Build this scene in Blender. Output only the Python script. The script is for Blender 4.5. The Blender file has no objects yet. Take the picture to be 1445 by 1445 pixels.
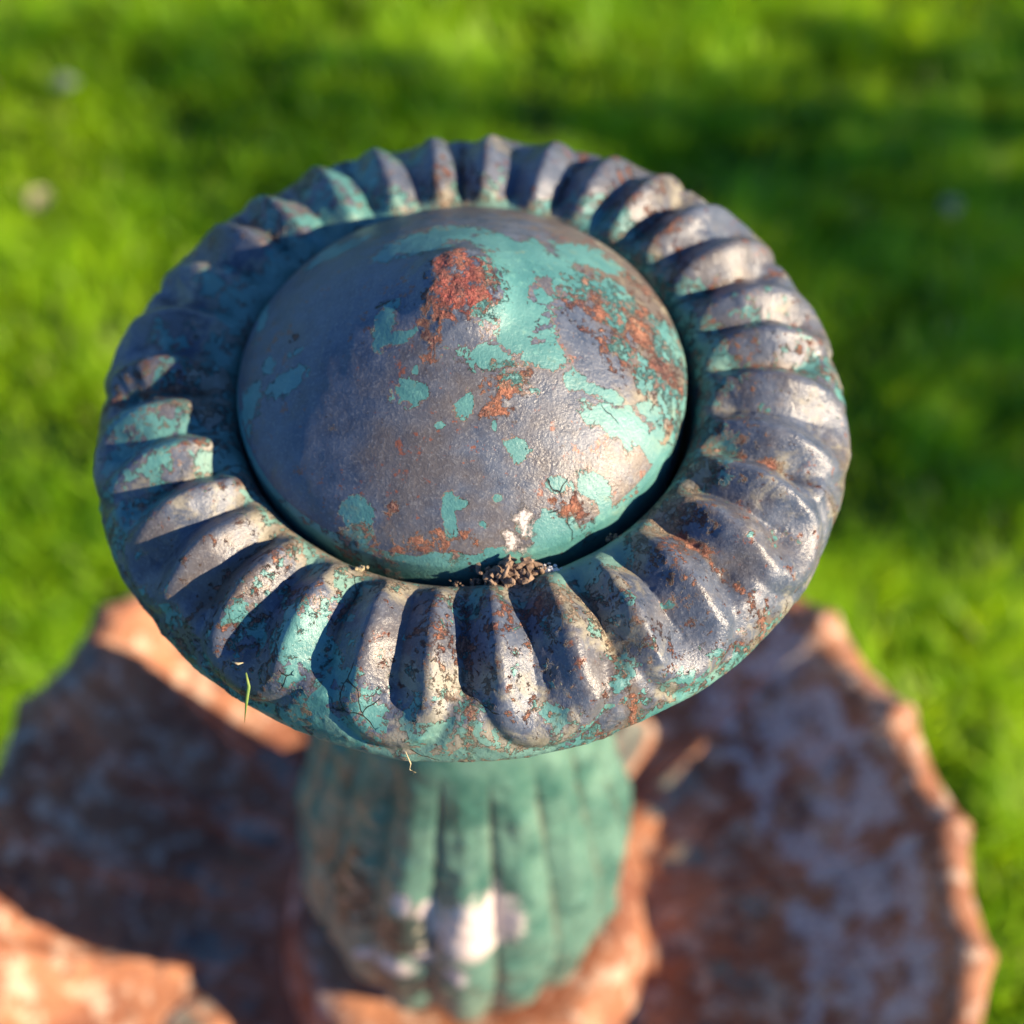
import bpy, math, random
import numpy as np
from mathutils import Vector, Matrix

# ------------------------------------------------------------------ camera
R = 0.10                      # radius of the gadrooned rim in metres
ZR = 0.80                     # height of the rim above the lawn
PITCH = 0.97503
DIST, UP = 3.9007 * R, 0.3437 * R
scene = bpy.context.scene
cam_data = bpy.data.cameras.new('camera'); cam = bpy.data.objects.new('camera', cam_data)
scene.collection.objects.link(cam); scene.camera = cam
fwd = Vector((0, math.cos(PITCH), -math.sin(PITCH))); upv = Vector((0, math.sin(PITCH), math.cos(PITCH)))
cam.location = Vector((0, 0, ZR)) - fwd * DIST - upv * UP - Vector((0.0015 * R, 0, 0))
cam.rotation_euler = (math.pi / 2 - PITCH, 0, 0)
cam_data.sensor_width = 36; cam_data.lens = 36 * 2100 / 1445
cam_data.shift_x = 67.5 / 1445
cam_data.clip_start = 0.01; cam_data.clip_end = 500
cam_data.dof.use_dof = True; cam_data.dof.focus_distance = 0.343; cam_data.dof.aperture_fstop = 6.6

# ------------------------------------------------------------------ light
SUN_EL, SUN_AZ = math.radians(25.5), math.radians(-18)      # azimuth from +X, counter-clockwise
SUN = Vector((math.cos(SUN_EL) * math.cos(SUN_AZ), math.cos(SUN_EL) * math.sin(SUN_AZ), math.sin(SUN_EL)))
world = bpy.data.worlds.new('World'); scene.world = world; world.use_nodes = True
wn = world.node_tree; wn.nodes.clear()
sky = wn.nodes.new('ShaderNodeTexSky'); sky.sky_type = 'NISHITA'; sky.sun_disc = False
sky.air_density = 1.0; sky.dust_density = 0.0; sky.ozone_density = 9.0; sky.altitude = 1200; sky.sun_elevation = SUN_EL; sky.sun_rotation = math.pi / 2 - SUN_AZ
bg = wn.nodes.new('ShaderNodeBackground'); bg.inputs[1].default_value = 0.08
wo = wn.nodes.new('ShaderNodeOutputWorld')
wn.links.new(sky.outputs[0], bg.inputs[0]); wn.links.new(bg.outputs[0], wo.inputs[0])
sl = bpy.data.lights.new('sun', 'SUN'); sl.energy = 5.0; sl.angle = math.radians(0.5); sl.color = (1.0, 0.81, 0.58)
so = bpy.data.objects.new('sun', sl); scene.collection.objects.link(so)
so.rotation_euler = SUN.to_track_quat('Z', 'Y').to_euler(); so.location = (3, -2, 4)
vs = scene.view_settings; vs.view_transform = 'Standard'; vs.look = 'None'; vs.gamma = 1; vs.use_curve_mapping = False
vs.exposure = 1.36
scene.render.engine = 'CYCLES'
scene.cycles.max_bounces = 6; scene.cycles.diffuse_bounces = 3; scene.cycles.glossy_bounces = 2; scene.cycles.transmission_bounces = 3
scene.render.resolution_x = scene.render.resolution_y = 1024

# ------------------------------------------------------------------ numpy noise
def _hash(ix, iy, iz, seed):
    h = (ix * 374761393 + iy * 668265263 + iz * 2147483647 + seed * 974711) & 0xFFFFFFFF
    h = ((h ^ (h >> 13)) * 1274126177) & 0xFFFFFFFF
    h = ((h ^ (h >> 16)) * 2246822519) & 0xFFFFFFFF
    return ((h ^ (h >> 15)) & 0xFFFF) / 65535.0
def vnoise(P, seed=0):
    P = np.asarray(P, float); i = np.floor(P).astype(np.int64); f = P - i; f = f * f * f * (f * (f * 6 - 15) + 10)
    x, y, z = i[..., 0], i[..., 1], i[..., 2]; r = 0
    for a in (0, 1):
        for b in (0, 1):
            for c in (0, 1):
                w = (f[..., 0] if a else 1 - f[..., 0]) * (f[..., 1] if b else 1 - f[..., 1]) * (f[..., 2] if c else 1 - f[..., 2])
                r = r + w * _hash(x + a, y + b, z + c, seed)
    return r
def fbm(P, octv=4, seed=0, gain=0.5):
    s, a, t = 0, 1.0, 0
    P = np.asarray(P, float)
    for k in range(octv):
        s = s + a * (vnoise(P, seed + 17 * k) - 0.5); t += a; a *= gain; P = P * 2.03 + 3.7
    return s / t * 2            # about -1..1
def sstep(a, b, x):
    t = np.clip((x - a) / (b - a), 0, 1); return t * t * (3 - 2 * t)

# ------------------------------------------------------------------ mesh helpers
COL = scene.collection
def mesh_obj(name, V, faces, mat, parent=None, smooth=True, attrs=None, loc=None):
    me = bpy.data.meshes.new(name)
    V = np.asarray(V, np.float32)
    if isinstance(faces, np.ndarray):
        n, k = faces.shape
        me.vertices.add(len(V)); me.vertices.foreach_set('co', V.ravel())
        me.loops.add(n * k); me.loops.foreach_set('vertex_index', faces.astype(np.int32).ravel())
        me.polygons.add(n); me.polygons.foreach_set('loop_start', np.arange(0, n * k, k, dtype=np.int32))
        me.polygons.foreach_set('loop_total', np.full(n, k, np.int32))
        me.update(calc_edges=True)
    else:
        me.from_pydata([tuple(v) for v in V], [], faces)
    me.polygons.foreach_set('use_smooth', np.full(len(me.polygons), smooth))
    for an, av in (attrs or {}).items():
        at = me.attributes.new(an, 'FLOAT', 'POINT'); at.data.foreach_set('value', np.asarray(av, np.float32).ravel())
    me.validate(); me.update()
    if mat: me.materials.append(mat)
    o = bpy.data.objects.new(name, me); COL.objects.link(o)
    if parent: o.parent = parent
    if loc is not None: o.location = loc
    return o
def grid_faces(nt, nr):         # rings of nt closed, nr rings
    j, i = np.meshgrid(np.arange(nr - 1), np.arange(nt), indexing='ij')
    a = j * nt + i; b = j * nt + (i + 1) % nt
    return np.stack([a, b, b + nt, a + nt], -1).reshape(-1, 4)
def tag(o, label, cat, group=None, kind=None):
    if label: o['label'] = label
    if cat: o['category'] = cat
    if group: o['group'] = group
    if kind: o['kind'] = kind
    return o
def resample(pts, n):
    pts = np.asarray(pts, float)
    # Catmull-Rom through the profile points, then even arc length
    P = np.vstack([2 * pts[0] - pts[1], pts, 2 * pts[-1] - pts[-2]]); out = []
    for k in range(1, len(P) - 2):
        t = np.linspace(0, 1, 40, endpoint=False)[:, None]
        p0, p1, p2, p3 = P[k - 1], P[k], P[k + 1], P[k + 2]
        out.append(.5 * (2 * p1 + (p2 - p0) * t + (2 * p0 - 5 * p1 + 4 * p2 - p3) * t ** 2 + (3 * p1 - p0 - 3 * p2 + p3) * t ** 3))
    Q = np.vstack(out + [pts[-1:]]); s = np.r_[0, np.cumsum(np.hypot(*np.diff(Q, axis=0).T))]
    u = np.linspace(0, s[-1], n)
    return np.stack([np.interp(u, s, Q[:, 0]), np.interp(u, s, Q[:, 1])], -1)

# ------------------------------------------------------------------ materials
class NT:
    def __init__(s, name):
        s.m = bpy.data.materials.new(name); s.m.use_nodes = True; s.t = s.m.node_tree; s.t.nodes.clear()
        s.out = s.t.nodes.new('ShaderNodeOutputMaterial'); s.tc = s.t.nodes.new('ShaderNodeTexCoord')
        s.co = s.tc.outputs['Object']
    def put(s, sock, v):
        if isinstance(v, bpy.types.NodeSocket): s.t.links.new(v, sock)
        elif v is not None:
            if sock.type == 'RGBA' and len(v) == 3: v = (*v, 1)
            sock.default_value = v
    def noise(s, scale, detail=4, rough=.55, dist=0, vec=None, color=False):
        n = s.t.nodes.new('ShaderNodeTexNoise'); s.put(n.inputs['Vector'], vec or s.co)
        n.inputs['Scale'].default_value = scale / R; n.inputs['Detail'].default_value = detail
        n.inputs['Roughness'].default_value = rough; n.inputs['Distortion'].default_value = dist
        return n.outputs['Color' if color else 'Fac']
    def voro(s, scale, feature='F1', rand=1, vec=None, out='Distance'):
        n = s.t.nodes.new('ShaderNodeTexVoronoi'); n.feature = feature; s.put(n.inputs['Vector'], vec or s.co)
        n.inputs['Scale'].default_value = scale / R; n.inputs['Randomness'].default_value = rand
        return n.outputs[out]
    def math(s, op, a, b=None, c=None):
        n = s.t.nodes.new('ShaderNodeMath'); n.operation = op
        for k, v in enumerate((a, b, c)): s.put(n.inputs[k], v)
        return n.outputs[0]
    def step(s, x, a, b):
        n = s.t.nodes.new('ShaderNodeMapRange'); n.interpolation_type = 'SMOOTHSTEP'
        s.put(n.inputs[0], x); n.inputs[1].default_value = a; n.inputs[2].default_value = b
        return n.outputs[0]
    def lin(s, x, a, b, c=0., d=1.):
        n = s.t.nodes.new('ShaderNodeMapRange'); s.put(n.inputs[0], x)
        for k, v in enumerate((a, b, c, d)): n.inputs[k + 1].default_value = v
        return n.outputs[0]
    def mix(s, f, a, b):
        n = s.t.nodes.new('ShaderNodeMix'); n.data_type = 'RGBA'
        s.put(n.inputs[0], f); s.put(n.inputs[6], a); s.put(n.inputs[7], b); return n.outputs[2]
    def fmix(s, f, a, b):
        n = s.t.nodes.new('ShaderNodeMix'); n.data_type = 'FLOAT'
        s.put(n.inputs[0], f); s.put(n.inputs[2], a); s.put(n.inputs[3], b); return n.outputs[0]
    def attr(s, name):
        n = s.t.nodes.new('ShaderNodeAttribute'); n.attribute_name = name; return n.outputs['Fac']
    def bump(s, h, dist, strength=1., nrm=None):
        n = s.t.nodes.new('ShaderNodeBump'); n.inputs['Strength'].default_value = strength
        n.inputs['Distance'].default_value = dist; s.put(n.inputs['Height'], h); s.put(n.inputs['Normal'], nrm); return n.outputs[0]
    def bsdf(s, col, rough, nrm=None, spec=.5, metal=0., **kw):
        n = s.t.nodes.new('ShaderNodeBsdfPrincipled'); s.put(n.inputs['Base Color'], col); s.put(n.inputs['Roughness'], rough)
        s.put(n.inputs['Normal'], nrm); s.put(n.inputs['Specular IOR Level'], spec); s.put(n.inputs['Metallic'], metal)
        for k, v in kw.items(): s.put(n.inputs[k], v)
        s.t.links.new(n.outputs[0], s.out.inputs[0]); return n

def painted_iron(name):
    """Old iron: slate grey undercoat, peeling teal paint, rust, pale lichen film; attributes teal/rust/pale/white say where."""
    k = NT(name)
    warp = k.noise(9, 3, .5, color=True)
    va = k.t.nodes.new('ShaderNodeVectorMath'); va.operation = 'MULTIPLY_ADD'
    k.put(va.inputs[0], warp); va.inputs[1].default_value = (.006, .006, .006); k.put(va.inputs[2], k.co); wco = va.outputs[0]
    edge_n = k.noise(15, 7, .68, .35)
    cell = k.voro(26, 'F1', 1, wco, 'Color')
    sepn = k.t.nodes.new('ShaderNodeSeparateColor'); k.put(sepn.inputs[0], cell)
    chip = sepn.outputs[0]                                    # a value per flake, so edges break in facets
    en = k.math('ADD', k.math('MULTIPLY', k.math('SUBTRACT', edge_n, .5), 2.3), k.math('ADD', k.math('MULTIPLY', k.math('SUBTRACT', chip, .5), .45), k.math('MULTIPLY', k.math('SUBTRACT', k.noise(52, 4, .65), .5), 1.1)))
    tf = k.math('ADD', k.attr('teal'), en)
    teal = k.step(tf, .0, .045)
    lip = k.math('MULTIPLY', k.step(tf, -.11, -.02), k.math('SUBTRACT', 1, teal))      # bare tan band round each flake, dark in places as painted-in edge shadow
    rn = k.noise(30, 7, .76, .2)
    rf = k.math('ADD', k.attr('rust'), k.math('MULTIPLY', k.math('SUBTRACT', rn, .5), 3.0))
    rust = k.step(rf, .0, .16)
    crumb = k.step(k.math('ADD', rf, k.math('MULTIPLY', k.math('SUBTRACT', k.noise(60, 3, .6), .5), 2.2)), .25, .5)
    pf = k.math('ADD', k.attr('pale'), k.math('MULTIPLY', k.math('SUBTRACT', k.noise(11, 6, .68, .5), .5), 2.4))
    pale = k.step(pf, -.05, .4)
    wf = k.math('ADD', k.attr('white'), k.math('MULTIPLY', k.math('SUBTRACT', k.noise(34, 6, .74), .5), 3.4))
    white = k.step(wf, .15, .7)
    # slate undercoat
    big = k.noise(4.5, 5, .6); fine = k.noise(125, 3, .7); mid = k.noise(20, 5, .65)
    g = k.mix(k.lin(mid, .32, .68), (.043, .060, .094), (.103, .122, .160))
    g = k.mix(k.math('MULTIPLY', k.step(big, .46, .66), .55), g, (.115, .088, .062))
    g = k.mix(k.math('MULTIPLY', k.step(fine, .52, .70), .60), g, (.20, .205, .215))
    g = k.mix(k.math('MULTIPLY', k.step(k.math('ADD', k.attr('film'), k.math('MULTIPLY', k.math('SUBTRACT', k.noise(17, 6, .7), .5), 2.2)), -.2, .5), .72), g, k.mix(k.noise(60, 4, .7), (.075, .055, .036), (.21, .155, .105)))
    g = k.mix(k.math('MULTIPLY', k.step(k.noise(52, 5, .7), .62, .70), .8), g, (.060, .035, .022))
    # small rust pin-pricks anywhere
    pin = k.step(k.math('ADD', k.noise(30, 6, .72), k.math('MULTIPLY', k.noise(5, 2, .5), .28)), .745, .785)
    # teal coat
    t = k.mix(k.lin(k.noise(7, 5, .6), .3, .7), (.044, .160, .160), (.100, .255, .238))
    t = k.mix(k.math('MULTIPLY', k.step(k.noise(40, 6, .7), .52, .72), .6), t, (.16, .36, .30))
    t = k.mix(k.math('MULTIPLY', k.step(k.noise(16, 6, .7), .58, .70), .5), t, (.17, .20, .12))
    # rust
    r = k.mix(k.lin(k.noise(10, 5, .65), .38, .62), (.120, .040, .036), (.37, .145, .080))
    r = k.mix(k.math('MULTIPLY', k.step(k.noise(55, 5, .7), .5, .7), .7), r, (.42, .27, .18))
    r = k.mix(k.math('MULTIPLY', k.step(k.noise(38, 5, .7), .58, .68), .8), r, (.045, .028, .024))
    r = k.mix(k.math('MULTIPLY', k.attr('red'), k.lin(k.noise(14, 4, .6), .35, .6)), r, (.30, .062, .042))
    p = k.mix(k.lin(k.noise(30, 6, .65), .35, .65), (.26, .225, .135), (.40, .37, .27))
    col = k.mix(pin, g, (.20, .075, .045))
    col = k.mix(k.math('MULTIPLY', rust, .92), col, r)
    col = k.mix(k.math('MULTIPLY', pale, .62), col, p)
    col = k.mix(k.math('MULTIPLY', lip, .7), col, k.mix(k.step(k.noise(12, 2, .5), .45, .55), (.055, .032, .024), (.27, .16, .10)))
    col = k.mix(teal, col, t)
    over = k.math('MULTIPLY', k.math('MULTIPLY', pale, teal), .34)
    col = k.mix(over, col, (.24, .33, .235))
    rt = k.math('MULTIPLY', k.math('MULTIPLY', crumb, teal), .75)
    col = k.mix(rt, col, r)
    # cracks through the paint
    cr = k.voro(7, 'DISTANCE_TO_EDGE', 1, wco)
    crk = k.math('MULTIPLY', k.math('SUBTRACT', 1, k.step(cr, .003, .012)), k.step(k.noise(5, 2, .5), .60, .66))
    crk = k.math('MULTIPLY', crk, k.step(tf, -.35, .1))
    col = k.mix(crk, col, (.02, .014, .012))
    col = k.mix(k.math('MULTIPLY', white, .85), col, (.58, .53, .50))
    rough = k.fmix(teal, k.lin(mid, .3, .7, .29, .43), .42)
    rough = k.fmix(rust, rough, .80); rough = k.fmix(k.math('MULTIPLY', pale, .5), rough, .65); rough = k.fmix(white, rough, .85)
    # relief
    h = k.math('MULTIPLY', teal, 1.5)
    h = k.math('ADD', h, k.math('MULTIPLY', k.math('MULTIPLY', rust, k.noise(45, 4, .7)), 1.9))
    h = k.math('ADD', h, k.math('MULTIPLY', crumb, .6))
    h = k.math('ADD', h, k.math('MULTIPLY', mid, .12))
    h = k.math('ADD', h, k.math('MULTIPLY', fine, .22))
    h = k.math('ADD', h, k.math('MULTIPLY', k.noise(33, 2, .5), .06))
    h = k.math('SUBTRACT', h, k.math('MULTIPLY', crk, 1.6))
    h = k.math('ADD', h, k.math('MULTIPLY', white, .8))
    n = k.bump(h, .0009, 1.0)
    k.bsdf(col, rough, n, .5)
    return k.m

def rusty_iron(name):
    """Basin: orange rust with bare pinkish and dark teal remains, grey patches mostly on the right wall."""
    k = NT(name)
    a = k.noise(2.4, 8, .62, .4); b = k.noise(7, 8, .65, .3); f = k.noise(30, 6, .7)
    c = k.mix(k.lin(a, .36, .64), (.20, .066, .030), (.42, .180, .085))
    c = k.mix(k.math('MULTIPLY', k.step(b, .50, .62), .85), c, (.55, .40, .29))
    c = k.mix(k.math('MULTIPLY', k.step(f, .54, .68), .6), c, (.17, .062, .04))
    gf = k.math('ADD', k.attr('grey'), k.math('MULTIPLY', k.math('SUBTRACT', k.noise(5.0, 8, .66, .5), .5), 3.4))
    c = k.mix(k.math('MULTIPLY', k.step(gf, -.05, .35), .85), c, k.mix(k.step(f, .4, .6), (.33, .285, .28), (.62, .57, .56)))
    tf = k.math('ADD', k.attr('teal'), k.math('MULTIPLY', k.math('SUBTRACT', k.noise(6, 7, .66, .4), .5), 2.2))
    c = k.mix(k.math('MULTIPLY', k.step(tf, 0, .25), .8), c, k.mix(b, (.06, .12, .11), (.17, .22, .19)))
    c = k.mix(k.math('MULTIPLY', k.step(k.noise(5.5, 7, .7), .54, .66), .85), c, (.075, .038, .030))
    h = k.math('ADD', k.math('MULTIPLY', b, 1.), k.math('MULTIPLY', f, .8))
    k.bsdf(c, k.lin(b, .3, .7, .55, .8), k.bump(h, .0012, .8), .45)
    return k.m

def green_iron(name):
    """Baluster: sea-green paint with cream droppings and dark bare spots."""
    k = NT(name)
    b = k.noise(6, 7, .62, .3); f = k.noise(26, 6, .68)
    c = k.mix(k.lin(b, .3, .7), (.068, .155, .120), (.140, .250, .195))
    c = k.mix(k.math('MULTIPLY', k.step(f, .55, .7), .5), c, (.20, .36, .26))
    c = k.mix(k.math('MULTIPLY', k.step(k.noise(3.5, 5, .65, .4), .48, .64), .75), c, (.028, .105, .085))
    c = k.mix(k.math('MULTIPLY', k.attr('rib'), .7), c, (.15, .11, .075))
    rf = k.math('ADD', k.attr('rust'), k.math('MULTIPLY', k.math('SUBTRACT', k.noise(7, 8, .66), .5), 2.2))
    c = k.mix(k.step(rf, 0, .3), c, k.mix(f, (.27, .12, .07), (.48, .29, .20)))
    df = k.math('ADD', k.attr('dark'), k.math('MULTIPLY', k.math('SUBTRACT', k.noise(8, 6, .66), .5), 2.0))
    c = k.mix(k.math('MULTIPLY', k.step(df, 0, .2), .85), c, (.03, .035, .035))
    cream = k.step(k.math('ADD', k.noise(15, 3, .55), k.math('MULTIPLY', k.attr('dark'), .10)), .63, .68)
    c = k.mix(k.math('MULTIPLY', cream, .85), c, (.60, .50, .36))
    wf = k.math('ADD', k.attr('white'), k.math('MULTIPLY', k.math('SUBTRACT', k.noise(16, 5, .68), .5), 1.7))
    c = k.mix(k.math('MULTIPLY', k.step(wf, 0, .45), .9), c, (.72, .59, .55))
    h = k.math('ADD', k.math('MULTIPLY', b, .7), k.math('MULTIPLY', f, .6))
    k.bsdf(c, k.lin(f, .3, .7, .22, .42), k.bump(h, .0010, .8), .6)
    return k.m

def plain(name, c1, c2, scale, rough=.8, bump=.0008, trans=0.):
    k = NT(name); n = k.noise(scale, 6, .65)
    c = k.mix(k.lin(n, .3, .7), c1, c2); nr = k.bump(n, bump, .8)
    if trans:
        d = k.t.nodes.new('ShaderNodeBsdfTranslucent'); k.put(d.inputs[0], c)
        pb = k.bsdf(c, rough, nr, .4)
        mx = k.t.nodes.new('ShaderNodeMixShader'); mx.inputs[0].default_value = trans
        k.t.links.new(pb.outputs[0], mx.inputs[1]); k.t.links.new(d.outputs[0], mx.inputs[2]); k.t.links.new(mx.outputs[0], k.out.inputs[0])
    else: k.bsdf(c, rough, nr, .4)
    return k.m

M_IRON = painted_iron('peeling_teal_iron')
M_RUST = rusty_iron('rusted_iron')
M_GREEN = green_iron('green_painted_iron')

# ------------------------------------------------------------------ lawn (setting)
def lawn_mat():
    k = NT('lawn_soil'); n = k.noise(1.2, 6, .65); f = k.noise(9, 5, .7)
    c = k.mix(k.lin(n, .3, .7), (.020, .060, .006), (.045, .105, .010))
    c = k.mix(k.math('MULTIPLY', k.step(f, .5, .7), .5), c, (.065, .055, .025))
    k.bsdf(c, .95, k.bump(f, .004, .8), .2); return k.m
n = 60
xs = np.sinh(np.linspace(-1, 1, n) * 6.2) / np.sinh(6.2) * 240
gx, gy = np.meshgrid(xs, xs, indexing='ij')
gz = np.where(np.hypot(gx, gy) > 4, 0.03 * np.sin(gx * .21) * np.cos(gy * .17) * np.minimum(np.hypot(gx, gy) / 10, 4), 0)
gv = np.stack([gx, gy, gz], -1).reshape(-1, 3)
i, j = np.meshgrid(np.arange(n - 1), np.arange(n - 1), indexing='ij'); a = i * n + j
lawn = mesh_obj('lawn', gv, np.stack([a, a + n, a + n + 1, a + 1], -1).reshape(-1, 4), lawn_mat()); lawn['kind'] = 'structure'

# ------------------------------------------------------------------ fountain
fountain = bpy.data.objects.new('fountain', None); COL.objects.link(fountain); fountain.empty_display_size = .1
tag(fountain, 'weathered cast-iron garden fountain with domed teal top, green baluster and rusty scalloped basin', 'fountain')
TILT = Matrix.Rotation(-0.0551, 4, 'Y')                # the loose top piece leans a little
TOP = Matrix.Translation((0, 0, ZR)) @ TILT
def xform(V, M): V = np.asarray(V, float); A = np.array(M); return V @ A[:3, :3].T + A[:3, 3]

TEAL=[(0.166,-0.086,0.080,0.123),(0.188,-0.165,0.070,0.044),(0.072,-0.195,0.073,0.025),(0.156,0.114,0.097,0.103),(0.250,0.101,0.113,0.067),(0.336,0.224,0.102,0.059),(0.393,0.116,0.070,0.070),(0.468,-0.138,0.034,0.058),(0.534,0.030,0.047,0.068),(0.472,-0.222,0.030,0.032),(0.532,-0.157,0.046,0.040),(0.332,-0.217,0.066,0.026),(0.405,0.017,0.039,0.045),(-0.102,-0.267,0.042,0.029),(0.025,-0.301,0.025,0.024),(-0.034,-0.340,0.013,0.008),(0.145,-0.383,0.025,0.026),(-0.088,-0.220,0.010,0.014),(-0.163,-0.095,0.030,0.063),(-0.141,-0.134,0.040,0.019),(-0.081,0.174,0.101,0.060),(0.007,0.222,0.072,0.052),(-0.429,-0.138,0.051,0.029),(-0.477,-0.055,0.019,0.027),(-0.395,-0.060,0.024,0.015),(-0.522,0.136,0.021,0.065),(-0.528,-0.130,0.030,0.064),(-0.235,-0.489,0.037,0.032),(-0.261,-0.465,0.025,0.013),(-0.248,-0.523,0.045,0.019),(-0.019,-0.518,0.015,0.043),(-0.025,-0.579,0.124,0.008),(0.006,-0.491,0.019,0.011),(0.229,-0.526,0.080,0.029),(0.332,-0.432,0.039,0.030),(0.245,-0.440,0.034,0.022),(0.364,-0.460,0.026,0.030),(0.433,-0.280,0.111,0.042),(0.108,-0.571,0.059,0.008),(0.192,0.168,0.061,0.068),(0.095,0.185,0.073,0.045),(0.417,-0.086,0.034,0.024),(-0.319,0.315,0.076,0.049),(0.062,-0.528,0.011,0.008),(0.098,-0.482,0.010,0.008),(0.095,-0.341,0.009,0.014)]
RUST=[(0.036,-0.013,0.086,0.096),(-0.003,-0.078,0.065,0.052),(-0.046,-0.137,0.027,0.041),(0.119,-0.258,0.057,0.025),(0.162,-0.230,0.042,0.022),(0.085,-0.313,0.043,0.019),(0.110,-0.297,0.033,0.028),(0.389,0.030,0.122,0.133),(0.449,-0.003,0.131,0.153),(0.509,-0.075,0.089,0.134),(0.493,0.192,0.062,0.044),(-0.091,-0.554,0.154,0.018),(0.279,-0.477,0.049,0.032),(-0.152,-0.488,0.025,0.013),(-0.407,-0.013,0.020,0.014),(-0.304,-0.296,0.020,0.008),(-0.009,-0.575,0.034,0.010),(0.539,-0.201,0.022,0.076),(-0.263,-0.518,0.058,0.025),(0.120,-0.212,0.035,0.013),(-0.056,-0.199,0.024,0.015)]
WHITE=[(0.157,-0.522,0.037,0.041),(0.132,-0.550,0.036,0.019)]

def blobs(x, y, L, soft=1.0):
    f = np.full(x.shape, -1.3)
    for (cx, cy, ax, ay) in L:
        q = np.sqrt(((x - cx) / ax) ** 2 + ((y - cy) / ay) ** 2)
        f = np.maximum(f, np.clip((1.0 - q) * .85, -1.3, .75))
    return f

# --- domed cap
NTH, NRD = 640, 300
th = np.linspace(0, 2 * math.pi, NTH, endpoint=False)
rad = np.linspace(0.0008, .588, NRD - 26)
q = rad / .59
cone = resample([(0, .372), (.05, .365), (.10, .346), (.20, .297), (.30, .243), (.40, .180), (.48, .120), (.54, .065), (.575, .018), (.5885, -.012)], 400)
zz = np.interp(rad, cone[:, 0], cone[:, 1]) + .022
tail_r = np.full(26, .589); tail_z = np.linspace(zz[-1] - .004, -.16, 26)
pr = np.r_[rad, tail_r]; pz = np.r_[zz, tail_z]
rr, tt = np.meshgrid(pr, th, indexing='ij'); Zb = np.repeat(pz[:, None], NTH, 1)
X, Y = rr * np.cos(tt), rr * np.sin(tt)
P = np.stack([X, Y, Zb], -1)
lump = fbm(P * 4.5, 3, 3) * .007 + fbm(P * 17, 3, 9) * .0014
# crust of the snapped-off tip
dn = np.hypot(X - .022, (Y + .012) * .9) * (1 + .25 * fbm(P * 8, 2, 4))
nubm = sstep(.15, .06, dn)
crust = nubm * (.020 + fbm(P * 34, 4, 21, .55) * .0045 + fbm(P * 14, 2, 5) * .010)
rust_f = np.maximum(np.minimum(blobs(X, Y, RUST[:3]), .22), blobs(X, Y, RUST[3:]) * np.where(blobs(X, Y, RUST[3:]) > 0, .45, 1) - .12)
rimn = sstep(.52, .585, rr)
crumbs = np.clip(rust_f + .2, 0, 1) * np.maximum(fbm(P * 38, 3, 31), 0) ** 1.2 * .013
edge = 1 + (fbm(np.stack([np.cos(tt) * 3, np.sin(tt) * 3, 0 * tt], -1), 3, 77) * .008) * sstep(.4, .58, rr)
D = P.copy(); D[..., 0] *= edge; D[..., 1] *= edge; D[..., 2] += lump * sstep(.6, .5, rr) + crust + crumbs
teal_f = blobs(X, Y, TEAL)
teal_f = np.where(Zb < .03, np.maximum(teal_f, .35), teal_f)
teal_f = np.where(rr > .586, np.where(Zb < .0, .5, teal_f), teal_f)
pale_f = -1.0 + 1.15 * sstep(.15, .5, rr) * sstep(-.1, .5, X) * .9
white_f = blobs(X, Y, WHITE)
brown = sstep(.1, .5, X + .3 * Y)
Dm = D.reshape(-1, 3) * R
film_f = -.9 + .75 * sstep(.30, .56, rr) + .75 * sstep(-.1, .35, Y + .35 * X) + .5 * sstep(.15, .5, X)
dome = mesh_obj('dome_cap', xform(Dm + np.array([-.0012, .0012, 0]), TOP), grid_faces(NTH, NRD), M_IRON, fountain,
    attrs=dict(teal=teal_f, rust=np.maximum(rust_f, -1.15 + .55 * brown), pale=pale_f, white=white_f, film=film_f, red=sstep(.17, .05, np.hypot(X - .045, Y + .01))))
dome['label'] = 'blue-grey dome with flaking teal paint and a broken rusty tip'

# --- gadrooned rim
NTR = 1536
top_prof = resample([(.575, -.30), (.592, -.16), (.602, -.06), (.622, -.012), (.66, .022), (.74, .052), (.82, .054), (.885, .028), (.940, -.018), (.975, -.066), (.994, -.104), (1.003, -.140), (1.002, -.172), (.985, -.195)], 190)
und_prof = resample([(.985, -.195), (.93, -.215), (.85, -.235), (.72, -.34), (.58, -.52), (.45, -.75), (.36, -1.0)], 40)[1:]
prof = np.vstack([top_prof, und_prof])
th = np.linspace(0, 2 * math.pi, NTR, endpoint=False)
rr, tt = np.meshgrid(prof[:, 0], th, indexing='ij'); Zb = np.repeat(prof[:, 1][:, None], NTR, 1)
is_top = np.zeros_like(rr); is_top[:len(top_prof)] = 1
PER = 2 * math.pi / 16
ph = (tt - math.radians(11.7)) / PER
idx = np.round(ph).astype(int) % 16; u = ph - np.round(ph)
rs = np.random.RandomState(4)
jit = rs.uniform(-.035, .035, 16)[idx]; wid = rs.uniform(.225, .275, 16)[idx]; amp = rs.uniform(.85, 1.15, 16)[idx]; endr = rs.uniform(.885, .91, 16)[idx]
u = u + jit * np.cos(u * math.pi)
s_arc = u * PER * rr                                 # arc length across a tongue
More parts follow.
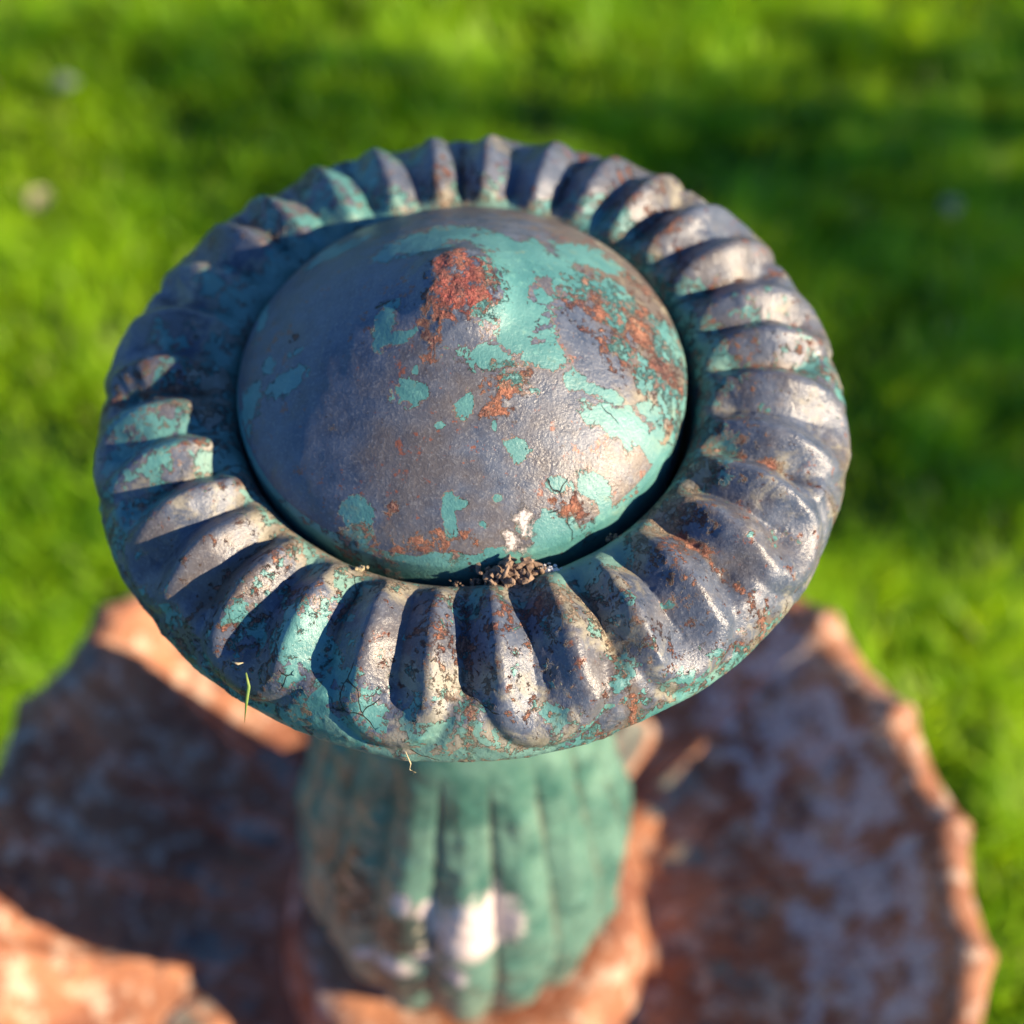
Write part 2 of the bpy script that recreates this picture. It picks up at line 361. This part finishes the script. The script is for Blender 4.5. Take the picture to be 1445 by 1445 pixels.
# arc length along the section stands in for radius, so the U ends sit on the rolled edge
sec = np.r_[0, np.cumsum(np.hypot(*np.diff(prof, axis=0).T))]
i66 = np.argmin(abs(top_prof[:, 0] - .66)); sec = sec - sec[i66]
L = np.repeat(sec[:, None], NTR, 1)
aw = wid * PER * .86                                # half width of a tongue
Lend = np.interp(.938, top_prof[i66:, 0], sec[i66:len(top_prof)])
aw_r = wid * PER * rr
dl = np.maximum(L - Lend, 0)
duo = np.where(L < Lend, np.abs(np.abs(s_arc) - aw_r), np.abs(np.hypot(s_arc, dl * 1.05) - aw_r))
ridge = .42 * np.exp(-(duo / .036) ** 2) + .58 * (1 - np.clip(duo / .083, 0, 1) ** 1.9)
rad_u = np.where(L < Lend, np.abs(s_arc), np.hypot(s_arc, dl * 1.05))
ins = sstep(aw_r * 1.02, aw_r * .98, rad_u)                       # 1 inside a tongue
d_out = np.clip(rad_u - aw_r, 0, 9) * (L > Lend - .04)
inner_fade = sstep(-.055, .035, L) * is_top
ch_end = sstep(Lend + .035, Lend - .06, L)
out_fade = sstep(Lend + .21, Lend + .13, L)
groove = (1 - ridge) * (ins * .047 * amp * (1 - .5 * sstep(Lend - .06, Lend + .05, L)) + (1 - ins) * .055 * ch_end)
crease = np.exp(-((d_out - .050) / .020) ** 2) * .010 * (L > Lend - .03) * out_fade * (1 - ch_end)
H = (.010 * ridge * out_fade - groove - crease) * inner_fade
P = np.stack([rr * np.cos(tt), rr * np.sin(tt), Zb], -1)
H = H + (fbm(P * 5, 3, 41) * .008 + fbm(P * 20, 3, 47) * .0020) * sstep(-.10, .02, L) 
H = H + np.maximum(fbm(P * 34, 3, 52), 0) ** 1.5 * .006 * is_top * sstep(-.05, .02, L)
# displace along the section normal
tn = np.gradient(prof, axis=0); nn = np.stack([-tn[:, 1], tn[:, 0]], -1); nn /= np.linalg.norm(nn, axis=1)[:, None]
for _ in range(14): nn = np.vstack([nn[:1], (nn[:-2] + nn[1:-1] + nn[2:]) / 3, nn[-1:]])
nn /= np.linalg.norm(nn, axis=1)[:, None]
wob = 1 + .006 * fbm(np.stack([np.cos(tt) * 4, np.sin(tt) * 4, 0 * tt], -1), 3, 61)
r2 = (rr + H * nn[:, 0:1]) * wob; z2 = Zb + H * nn[:, 1:2]
V = np.stack([r2 * np.cos(tt), r2 * np.sin(tt), z2], -1)
lowf = fbm(P * 2.3, 3, 71); midf = fbm(P * 6, 3, 73)
crest = ridge * out_fade
teal_f = -.36 + .62 * sstep(.11, -.05, L) + .75 * lowf + .32 * sstep(Lend + .10, Lend + .17, L) + .55 * midf - .12 * crest + .26 * sstep(.1, -.7, P[..., 0] - .3 * P[..., 1])
teal_f = np.where(is_top > 0, teal_f, .3)
teal_f = np.where(L < -.10, .6, teal_f)
left = sstep(.2, -.8, V[..., 0])
rust_f = -.36 + .26 * crest * sstep(.22, .0, L) + .55 * fbm(P * 4, 3, 83) + .12 * sstep(Lend + .06, Lend + .14, L) + .40 * np.exp(-(np.abs(np.abs(u) - .5) / .035) ** 2) * is_top
pale_f = -.30 + .9 * fbm(P * 3.1, 3, 91) + .75 * sstep(.12, -.03, L) * sstep(-.12, -.05, L) + .35 * sstep(Lend + .0, Lend + .12, L)
rim = mesh_obj('gadrooned_rim', xform(V.reshape(-1, 3) * R, TOP), grid_faces(NTR, len(prof))[:, ::-1], M_IRON, fountain,
    attrs=dict(teal=teal_f, rust=rust_f, pale=pale_f, white=np.full(rr.shape, -1.5), film=-.42 + .8 * fbm(P * 3.6, 3, 97) + .55 * np.exp(-(np.abs(np.abs(u) - .5) / .06) ** 2) * is_top + .35 * sstep(Lend, Lend + .1, L)))
rim['label'] = 'rolled rim of sixteen ribbed tongues in flaking teal, slate and rust'

# --- baluster
NTB = 480
bp = resample([(.36, -1.0), (.34, -1.25), (.36, -1.45), (.42, -1.62), (.46, -1.90), (.545, -2.25), (.63, -2.65), (.665, -3.05), (.645, -3.40), (.57, -3.75), (.50, -3.98), (.47, -4.06), (.47, -4.14)], 220)
th = np.linspace(0, 2 * math.pi, NTB, endpoint=False)
rr, tt = np.meshgrid(bp[:, 0], th, indexing='ij'); Zb = np.repeat(bp[:, 1][:, None], NTB, 1)
twist = tt + .0 * Zb
fl = np.abs(np.cos(twist * 8)) ; body = sstep(-1.55, -1.9, Zb) * sstep(-4.0, -3.75, Zb)
# overlapping leaf tips in staggered rows
row = (Zb + 1.6) / .52; rown = np.floor(row); fr = row - rown
lt = np.cos(tt * 16 + math.pi * (rown % 2)); leaf = sstep(-.4, .8, lt - (1 - (-fr % 1)) * 1.2 + .5)
Pn = np.stack([rr * np.cos(tt), rr * np.sin(tt), Zb], -1)
r2 = rr + body * (.050 * fl ** .8 * (1 + .5 * fbm(Pn * 2, 2, 44)) + .009 * leaf - .01) + fbm(Pn * 5, 3, 15) * .018 + np.maximum(fbm(Pn * 11, 2, 18), 0) * .022 * body
V = np.stack([r2 * np.cos(tt), r2 * np.sin(tt), Zb], -1)
rib_f = (sstep(.30, .0, fl) * body * np.clip(.6 + fbm(Pn * 3, 3, 8), 0, 1))
rust_f = -1.1 + 1.5 * sstep(-3.62, -3.95, Zb) + .6 * sstep(.1, .5, V[..., 0]) * sstep(-3.4, -3.8, Zb)
ang = np.degrees(np.arctan2(V[..., 1], V[..., 0]))
def spot(a0, z0, wa, wz): return 1 - np.hypot((ang - a0) / wa, (Zb - z0) / wz)
white_f = np.clip(np.maximum.reduce([spot(-88, -2.50, 17, .24), spot(-79, -2.47, 11, .24), spot(-112, -2.36, 5, .09), spot(-103, -2.40, 4, .07), spot(-104, -2.76, 6, .08), spot(-114, -2.90, 8, .09), spot(-124, -2.98, 6, .07), spot(-93, -2.85, 5, .08), spot(-101, -2.55, 3, .05)]), -1.4, .8)  # one large white patch at the front, small pale spots to its left
dark_f = np.clip(np.maximum.reduce([spot(-109, -2.58, 13, .24), spot(-112, -3.12, 15, .17), spot(-132, -2.5, 9, .3)]), -1.3, .7)
bal = mesh_obj('baluster', V.reshape(-1, 3) * R + np.array([0, 0, ZR]), grid_faces(NTB, len(bp)), M_GREEN, fountain,
    attrs=dict(rib=rib_f, rust=rust_f, white=white_f, dark=dark_f))
bal['label'] = 'bulging sea-green baluster with vertical leaf ribs, pale droppings and a white patch'
# foot collar round the baluster
cp = resample([(.48, -4.08), (.56, -4.02), (.70, -3.985), (.80, -4.01), (.855, -4.07), (.865, -4.14), (.84, -4.20), (.86, -4.26), (.90, -4.32), (.92, -4.42)], 60)
th = np.linspace(0, 2 * math.pi, 240, endpoint=False)
rr, tt = np.meshgrid(cp[:, 0], th, indexing='ij'); Zb = np.repeat(cp[:, 1][:, None], 240, 1)
Pn = np.stack([rr * np.cos(tt), rr * np.sin(tt), Zb], -1); Zc = Zb + fbm(Pn * 6, 3, 5) * .010
collar = mesh_obj('foot_collar', np.stack([rr * np.cos(tt), rr * np.sin(tt), Zc], -1).reshape(-1, 3) * R + np.array([0, 0, ZR]), grid_faces(240, len(cp)), M_RUST, bal,
    attrs=dict(grey=-.9 + fbm(Pn * 2, 2, 3), teal=np.full(rr.shape, -.9)))
collar['label'] = 'rust-brown ring under the green baluster'

# --- basin
NTS, NS = 960, 24
ip = resample([(.60, -4.40), (.90, -4.42), (1.20, -4.41), (1.55, -4.33), (1.88, -4.20), (2.10, -4.02), (2.22, -3.87), (2.285, -3.78), (2.36, -3.745), (2.435, -3.775), (2.455, -3.86)], 190)
op = resample([(2.455, -3.86), (2.40, -3.93), (2.28, -4.04), (2.0, -4.26), (1.6, -4.45), (1.1, -4.58), (.60, -4.66)], 50)[1:]
bpz = np.vstack([ip, op])
th = np.linspace(0, 2 * math.pi, NTS, endpoint=False)
rr, tt = np.meshgrid(bpz[:, 0], th, indexing='ij'); Zb = np.repeat(bpz[:, 1][:, None], NTS, 1)
isin = np.zeros_like(rr); isin[:len(ip)] = 1
phb = (tt - math.radians(7.1)) / (2 * math.pi / NS); ub = phb - np.round(phb)         # 0 at a corner of the scalloped lip
lipw = sstep(1.75, 2.33, rr)
corner = np.exp(-(np.abs(ub) / .11) ** 2)
sag = (np.abs(ub) * 2)                                                                 # 0 at corner, 1 mid scallop
Pn = np.stack([rr * np.cos(tt), rr * np.sin(tt), Zb], -1)
r2 = rr * (1 + lipw * (-.013 * sag + .006 * corner))
z2 = Zb + lipw * (.050 * corner - .035 * np.sin(np.clip(sag, 0, 1) * math.pi / 2) ** 2) 
# slightly offset tongues, like overlapped petals, on the wall
z2 = z2 + isin * sstep(1.15, 1.6, rr) * sstep(2.45, 2.2, rr) * (.075 * corner * (1 - .3 * lipw) + .06 * (ub + .5) * lipw)
# egg-shaped bosses on the floor
ue = (tt - math.radians(4)) / (2 * math.pi / NS); ue = ue - np.round(ue)
egg = np.hypot(ue * (2 * math.pi / NS) * rr / .115, (rr - 1.28) / .26)
z2 = z2 + isin * .045 * np.sqrt(np.clip(1 - egg ** 2, 0, 1))
z2 = z2 + fbm(Pn * 3.2, 4, 19) * .016 + fbm(Pn * 13, 3, 22) * .006
V = np.stack([r2 * np.cos(tt), r2 * np.sin(tt), z2], -1)
grey_f = -.95 + 1.15 * sstep(1.45, 1.75, rr) * sstep(2.36, 2.15, rr) * sstep(-.3, .6, np.cos(tt)) + .45 * sstep(.9, 1.6, rr) * sstep(2.36, 2.2, rr) * sstep(.0, -.6, np.cos(tt) + .5 - np.abs(np.sin(tt)) )  # grey patches, strongest on the right wall, weaker on the left
teal_f = -.85 + 1.0 * sstep(1.0, .7, egg) * isin + .25 * fbm(Pn * 2, 2, 60)
basin = mesh_obj('basin', V.reshape(-1, 3) * R + np.array([0, 0, ZR]), grid_faces(NTS, len(bpz))[:, ::-1], M_RUST, fountain, attrs=dict(grey=grey_f, teal=teal_f))
basin['label'] = 'wide rusted basin with a scalloped lip'
# --- pedestal under the basin
pp = resample([(.62, -4.55), (.55, -4.75), (.40, -5.0), (.34, -5.5), (.36, -6.2), (.44, -6.8), (.60, -7.15), (.85, -7.35), (1.05, -7.5), (1.15, -7.7), (1.2, -8.02)], 120)
th = np.linspace(0, 2 * math.pi, 192, endpoint=False)
rr, tt = np.meshgrid(pp[:, 0], th, indexing='ij'); Zb = np.repeat(pp[:, 1][:, None], 192, 1)
rr = rr + .012 * np.abs(np.cos(tt * 8))
mesh_obj('pedestal', np.stack([rr * np.cos(tt), rr * np.sin(tt), Zb], -1).reshape(-1, 3) * R + np.array([0, 0, ZR]), grid_faces(192, len(pp)), M_GREEN, fountain,
    attrs=dict(rib=np.zeros(rr.shape), rust=np.full(rr.shape, -.4), white=np.full(rr.shape, -1.5), dark=np.full(rr.shape, -1.2)))

# ------------------------------------------------------------------ small things on the rim
def top_pt(x, y, z): return TOP @ Vector((x * R, y * R, z * R))
def lump_mesh(rng, n, spread, size, squash=.7):
    """a crumbled heap of n angular lumps as one mesh"""
    Vs, Fs, off = [], [], 0
    import bmesh
    for k in range(n):
        bm = bmesh.new(); bmesh.ops.create_icosphere(bm, subdivisions=2, radius=1)
        s = size * rng.uniform(.4, 1.0); c = np.array([rng.gauss(0, spread[0]), rng.gauss(0, spread[1]), abs(rng.gauss(0, spread[2]))])
        co = np.array([v.co[:] for v in bm.verts]); co *= (1 + .55 * fbm(co * 1.7 + k * 9.1, 3, k))[:, None]
        co *= np.array([rng.uniform(.35, 1.7), rng.uniform(.5, 1.1), squash * rng.uniform(.5, 1.2)]) * s
        A = np.array(Matrix.Rotation(rng.uniform(0, 6.3), 3, Vector((rng.uniform(-1, 1), rng.uniform(-1, 1), 1)).normalized()))
        Vs.append(co @ A.T + c); Fs += [[off + v.index for v in f.verts] for f in bm.faces]; off += len(co); bm.free()
    return np.vstack(Vs), Fs
rng = random.Random(3)
M_DIRT = plain('dry_dirt', (.10, .062, .042), (.34, .24, .165), 40, .95, .0006)
M_CHALK = plain('chalky_white', (.55, .54, .56), (.74, .72, .72), 40, .9, .0003)
M_BLADE = plain('cut_grass', (.13, .24, .04), (.30, .36, .10), 20, .6, .0001)
M_STRAW = plain('dry_straw', (.32, .25, .13), (.52, .44, .28), 20, .7, .0001)
def crumb(x, y, z, n_, sp, sz, mat, label, name='crumb'):
    v, f = lump_mesh(rng, n_, (sp, sp * .6, sp * .5), sz)
    o = mesh_obj(name, v, f, mat, smooth=False); o.matrix_world = Matrix.Translation(top_pt(x, y, z)); return tag(o, label, 'crumb')
def strip(points, w, mat, name):
    pts = [Vector(p) for p in points]; V, F = [], []
    for k, p in enumerate(pts):
        t = (pts[min(k + 1, len(pts) - 1)] - pts[max(k - 1, 0)]).normalized()
        a = t.cross(Vector((0, 0, 1)));  a = (a if a.length > 1e-4 else Vector((1, 0, 0))).normalized(); b = t.cross(a)
        ww = w * (1 - .7 * abs(2 * k / (len(pts) - 1) - .9) ** 3)
        for m in range(6):
            g = m * math.pi / 3; V.append(p + a * math.cos(g) * ww + b * math.sin(g) * ww * .45)
        if k: F += [[(k - 1) * 6 + m, (k - 1) * 6 + (m + 1) % 6, k * 6 + (m + 1) % 6, k * 6 + m] for m in range(6)]
    F.append(list(range(5, -1, -1))); F.append(list(range(len(V) - 6, len(V))))
    return mesh_obj(name, V, F, mat)
v, f = lump_mesh(rng, 230, (.0029, .0013, .0017), .0014)
heap = mesh_obj('dirt_clump', v, f, M_DIRT, smooth=False); heap.matrix_world = Matrix.Translation(top_pt(.115, -.606, -.008))
tag(heap, 'crumbly brown clump of dirt wedged in the gap below the dome', 'dirt clump')
v, f = lump_mesh(rng, 26, (.0012, .0006, .0005), .00075)
o = mesh_obj('white_crumb', v, f, M_CHALK, smooth=False); o.matrix_world = Matrix.Translation(top_pt(.205, -.585, -.012))
tag(o, 'chalky white crumb beside the brown dirt clump', 'crumb')
v, f = lump_mesh(rng, 6, (.0006, .0005, .0003), .0008)
o = mesh_obj('pale_crumb', v, f, M_STRAW, smooth=False); o.matrix_world = Matrix.Translation(top_pt(-.248, -.575, .008))
tag(o, 'tiny tan crumb on the inner lip of the rim', 'crumb')
o = strip([top_pt(-.517, -.825, -.040), top_pt(-.512, -.850, -.062), top_pt(-.520, -.878, -.088), top_pt(-.534, -.900, -.150)], .00040, M_BLADE, 'grass_clipping')
tag(o, 'short green grass clipping lying across the outer rim edge', 'grass clipping')
o = strip([top_pt(-.142, -1.008, -.100), top_pt(-.134, -1.016, -.150), top_pt(-.140, -1.014, -.185), top_pt(-.128, -1.014, -.205), top_pt(-.146, -1.012, -.235)], .00018, M_STRAW, 'dry_grass_thread')
tag(o, 'crinkled pale grass thread hanging off the rim edge above the baluster', 'grass thread')
o = strip([top_pt(-.55, -.800, -.030), top_pt(-.535, -.806, -.030), top_pt(-.522, -.800, -.036)], .00035, M_STRAW, 'straw_bit')
tag(o, 'tiny yellow straw bit between two ribs by the green clipping', 'straw')

crumb(-.02, -.612, -.020, 14, .0008, .0006, M_DIRT, 'thin scatter of dark dirt in the groove left of the clump', 'dirt_crumb')
crumb(.030, -.612, -.018, 16, .0010, .0007, M_DIRT, 'small dirt crumb tight against the left side of the brown clump', 'dirt_crumb')
crumb(.36, -.49, -.030, 18, .0012, .0007, M_DIRT, 'little dirt pile deep in the dark gap right of the white crumb', 'dirt_crumb')

# ------------------------------------------------------------------ grass
def grass(n, seed):
    rs = np.random.RandomState(seed)
    x = rs.uniform(-1.25, 1.25, n); y = rs.uniform(-.6, 1.9, n)
    P = np.stack([x, y, 0 * x], -1)
    tuft = fbm(P * 14, 3, 5); big = fbm(P * 4.2, 3, 8)
    keep = (rs.uniform(0, 1, n) < np.clip(.62 + .8 * tuft, .12, 1)) & (np.hypot(x, y) > .125)
    x, y, tuft, big = x[keep], y[keep], tuft[keep], big[keep]; n = len(x)
    hgt = (.030 + .022 * np.clip(tuft + .3, 0, 1.2)) * rs.uniform(.6, 1.35, n); w = rs.uniform(.0011, .0021, n)
    az = rs.uniform(0, 2 * math.pi, n); lean = rs.uniform(.15, .95, n)
    # neighbouring blades lean the same way
    az = np.where(rs.uniform(0, 1, n) < .5, fbm(np.stack([x, y, 0 * x], -1) * 9, 2, 33) * 5, az)
    dx, dy = np.cos(az), np.sin(az); sx, sy = -dy, dx
    V = np.zeros((n, 5, 3))
    for k, (t, ww) in enumerate(((0, 1.), (0, -1.), (.55, .85), (.55, -.85), (1., 0))):
        fw = hgt * lean * t * t; up = hgt * (t - .35 * lean * t * t)
        V[:, k, 0] = x + dx * fw + sx * w * ww; V[:, k, 1] = y + dy * fw + sy * w * ww; V[:, k, 2] = up - .002 * (t == 0)
    b = np.arange(n)[:, None] * 5
    F = np.concatenate([b + [0, 1, 3], b + [0, 3, 2], b + [2, 3, 4]])
    tone = np.clip(.5 + .42 * big + rs.normal(0, .17, n), 0, .97); tone[rs.uniform(0, 1, n) < .045] = 1.; tone = np.repeat(tone, 5)
    tip = np.tile([0, 0, .55, .55, 1.], n)
    return V.reshape(-1, 3), F, tone, tip
k = NT('grass_blade')
tone, tip = k.attr('tone'), k.attr('tip')
c = k.mix(tone, (.120, .320, .014), (.370, .550, .012))
c = k.mix(k.math('MULTIPLY', k.step(tone, .96, 1.), .85), c, (.38, .33, .16))
pb = k.bsdf(c, .45, None, .35)
tl = k.t.nodes.new('ShaderNodeBsdfTranslucent'); k.put(tl.inputs[0], k.mix(tone, (.27, .60, .010), (.66, .86, .008)))
mx = k.t.nodes.new('ShaderNodeMixShader'); mx.inputs[0].default_value = .5
k.t.links.new(pb.outputs[0], mx.inputs[1]); k.t.links.new(tl.outputs[0], mx.inputs[2]); k.t.links.new(mx.outputs[0], k.out.inputs[0])
V, F, tone, tip = grass(330000, 2)
g = mesh_obj('grass', V, F, k.m, smooth=False, attrs=dict(tone=tone, tip=tip))
tag(g, 'bright green mown grass blades covering the lawn', 'grass', kind='stuff')

# ------------------------------------------------------------------ pale leaves lying on the lawn
def fallen_leaf(x, y, rz, ln, c1, c2, label, seed):
    nu, nv = 9, 7; V = []
    for a in range(nu):
        t = a / (nu - 1); wd = ln * .36 * math.sin(math.pi * min(t * .96 + .03, 1)) ** .8
        for b in range(nv):
            s = b / (nv - 1) * 2 - 1
            V.append(((t - .5) * ln, s * wd, .006 * math.sin(t * 3.1) + .35 * abs(s) ** 2 * wd - .002 * math.cos(s * 9)))
    F = [[a * nv + b, (a + 1) * nv + b, (a + 1) * nv + b + 1, a * nv + b + 1] for a in range(nu - 1) for b in range(nv - 1)]
    o = mesh_obj('fallen_leaf', V, F, plain('leaf_' + str(seed), c1, c2, 4, .6, .0004))
    m = o.modifiers.new('thick', 'SOLIDIFY'); m.thickness = .0006
    o.location = (x, y, .030); o.rotation_euler = (.2, -.15, rz); tag(o, label, 'leaf', 'fallen leaves on the lawn')
fallen_leaf(-.43, 1.035, .4, .026, (.16, .20, .17), (.24, .27, .25), 'pale grey fallen leaf on the shaded part of the lawn', 1)
fallen_leaf(-.43, .861, 1.1, .028, (.26, .25, .13), (.36, .33, .2), 'beige fallen leaf on the grass left of the fountain', 2)
fallen_leaf(.488, .850, 2.0, .025, (.14, .20, .16), (.22, .26, .22), 'small grey-green fallen leaf on the grass right of the fountain', 3)

# ------------------------------------------------------------------ garden tree that dapples the lawn
SHADE = [(0.39,0.78,0.15),(0.43,0.63,0.13),(0.31,0.58,0.12),(0.52,0.75,0.09),(0.26,0.93,0.09),(0.17,0.99,0.07),(0.08,1.04,0.09),(-0.03,1.02,0.11),(-0.16,1.06,0.11),(-0.28,1.04,0.09),(-0.41,1.01,0.11),(-0.50,1.11,0.09),(0.41,1.13,0.05),(0.49,0.99,0.04),(0.59,1.15,0.04),(-0.13,0.90,0.09),(0.37,0.50,0.06),(0.56,1.08,0.05),(0.47,0.92,0.05),(0.33,0.86,0.10),(0.46,0.70,0.09),(0.22,0.80,0.07),(0.30,1.04,0.05),(-0.26,0.88,0.07),(0.50,0.88,0.07)]
rt = random.Random(11); clusters = []
for (gx_, gy_, rc) in SHADE:
    h = rt.uniform(1.75, 2.35); t = h / SUN.z; clusters.append((Vector((gx_, gy_, 0)) + SUN * t, rc))
for k_ in range(46):                       # the rest of the crown, its shade falling beyond the frame
    h = rt.uniform(1.6, 3.3); gx_ = rt.uniform(-.5, 1.9); gy_ = rt.uniform(1.36, 2.6)
    t = h / SUN.z; clusters.append((Vector((gx_, gy_, 0)) + SUN * t, rt.uniform(.10, .20)))
base = Vector((4.15, .35, 0)); fork = Vector((4.10, .20, 1.25))
tree = bpy.data.objects.new('garden_tree', None); COL.objects.link(tree); tree.location = base
tag(tree, 'small leafy garden tree standing on the lawn beyond the fountain', 'tree')
def tube(V, F, p0, p1, r0, r1, seg=8, n=6, bow=.0):
    off = len(V); ax = (p1 - p0).normalized(); a = ax.cross(Vector((0, .3, 1))).normalized(); b = ax.cross(a)
    for k in range(n + 1):
        t = k / n; c = p0.lerp(p1, t) + Vector((0, 0, bow * math.sin(math.pi * t))) + a * .02 * math.sin(t * 7 + off); r = r0 + (r1 - r0) * t
        for m in range(seg):
            g = 2 * math.pi * m / seg; V.append(c + (a * math.cos(g) + b * math.sin(g)) * r)
        if k: F += [[off + (k - 1) * seg + m, off + (k - 1) * seg + (m + 1) % seg, off + k * seg + (m + 1) % seg, off + k * seg + m] for m in range(seg)]
V, F = [], []
tube(V, F, base - Vector((0, 0, .05)), fork, .075, .05, 10)
for c, rc in clusters:
    tube(V, F, fork + Vector((0, 0, rt.uniform(-.25, .1))), c, rt.uniform(.012, .024), .004, 6, 8, rt.uniform(-.1, .12))
o = mesh_obj('trunk', [v - base for v in V], F, plain('bark', (.06, .045, .035), (.15, .12, .09), 1.5, .9, .004), tree)
LV, LF = [], []
for c, rc in clusters:
    for q_ in range(int((2600 if (c - SUN * (c.z / SUN.z)).x > .12 else 1000) * rc * rc) + 5):
        d_ = Vector((rt.gauss(0, 1), rt.gauss(0, 1), rt.gauss(0, 1))).normalized() * rc * rt.uniform(.1, 1.12) ** .55
        p_ = c + d_; nrm_ = Vector((rt.gauss(0, .6), rt.gauss(0, .6), 1)).normalized(); a_ = nrm_.orthogonal().normalized()
        a_ = Matrix.Rotation(rt.uniform(0, 6.28), 3, nrm_) @ a_; b_ = nrm_.cross(a_); ln = rt.uniform(.024, .042); o_ = len(LV)
        LV += [p_ - a_ * ln, p_ - a_ * ln * .1 + b_ * ln * .55 - nrm_ * .004, p_ + a_ * ln, p_ - a_ * ln * .1 - b_ * ln * .55 - nrm_ * .004]
        LF += [[o_, o_ + 1, o_ + 2], [o_, o_ + 2, o_ + 3]]
o = mesh_obj('crown', [v - base for v in LV], LF, plain('tree_leaf', (.04, .10, .015), (.08, .17, .03), 3, .5, .0002, .4), tree, smooth=False)
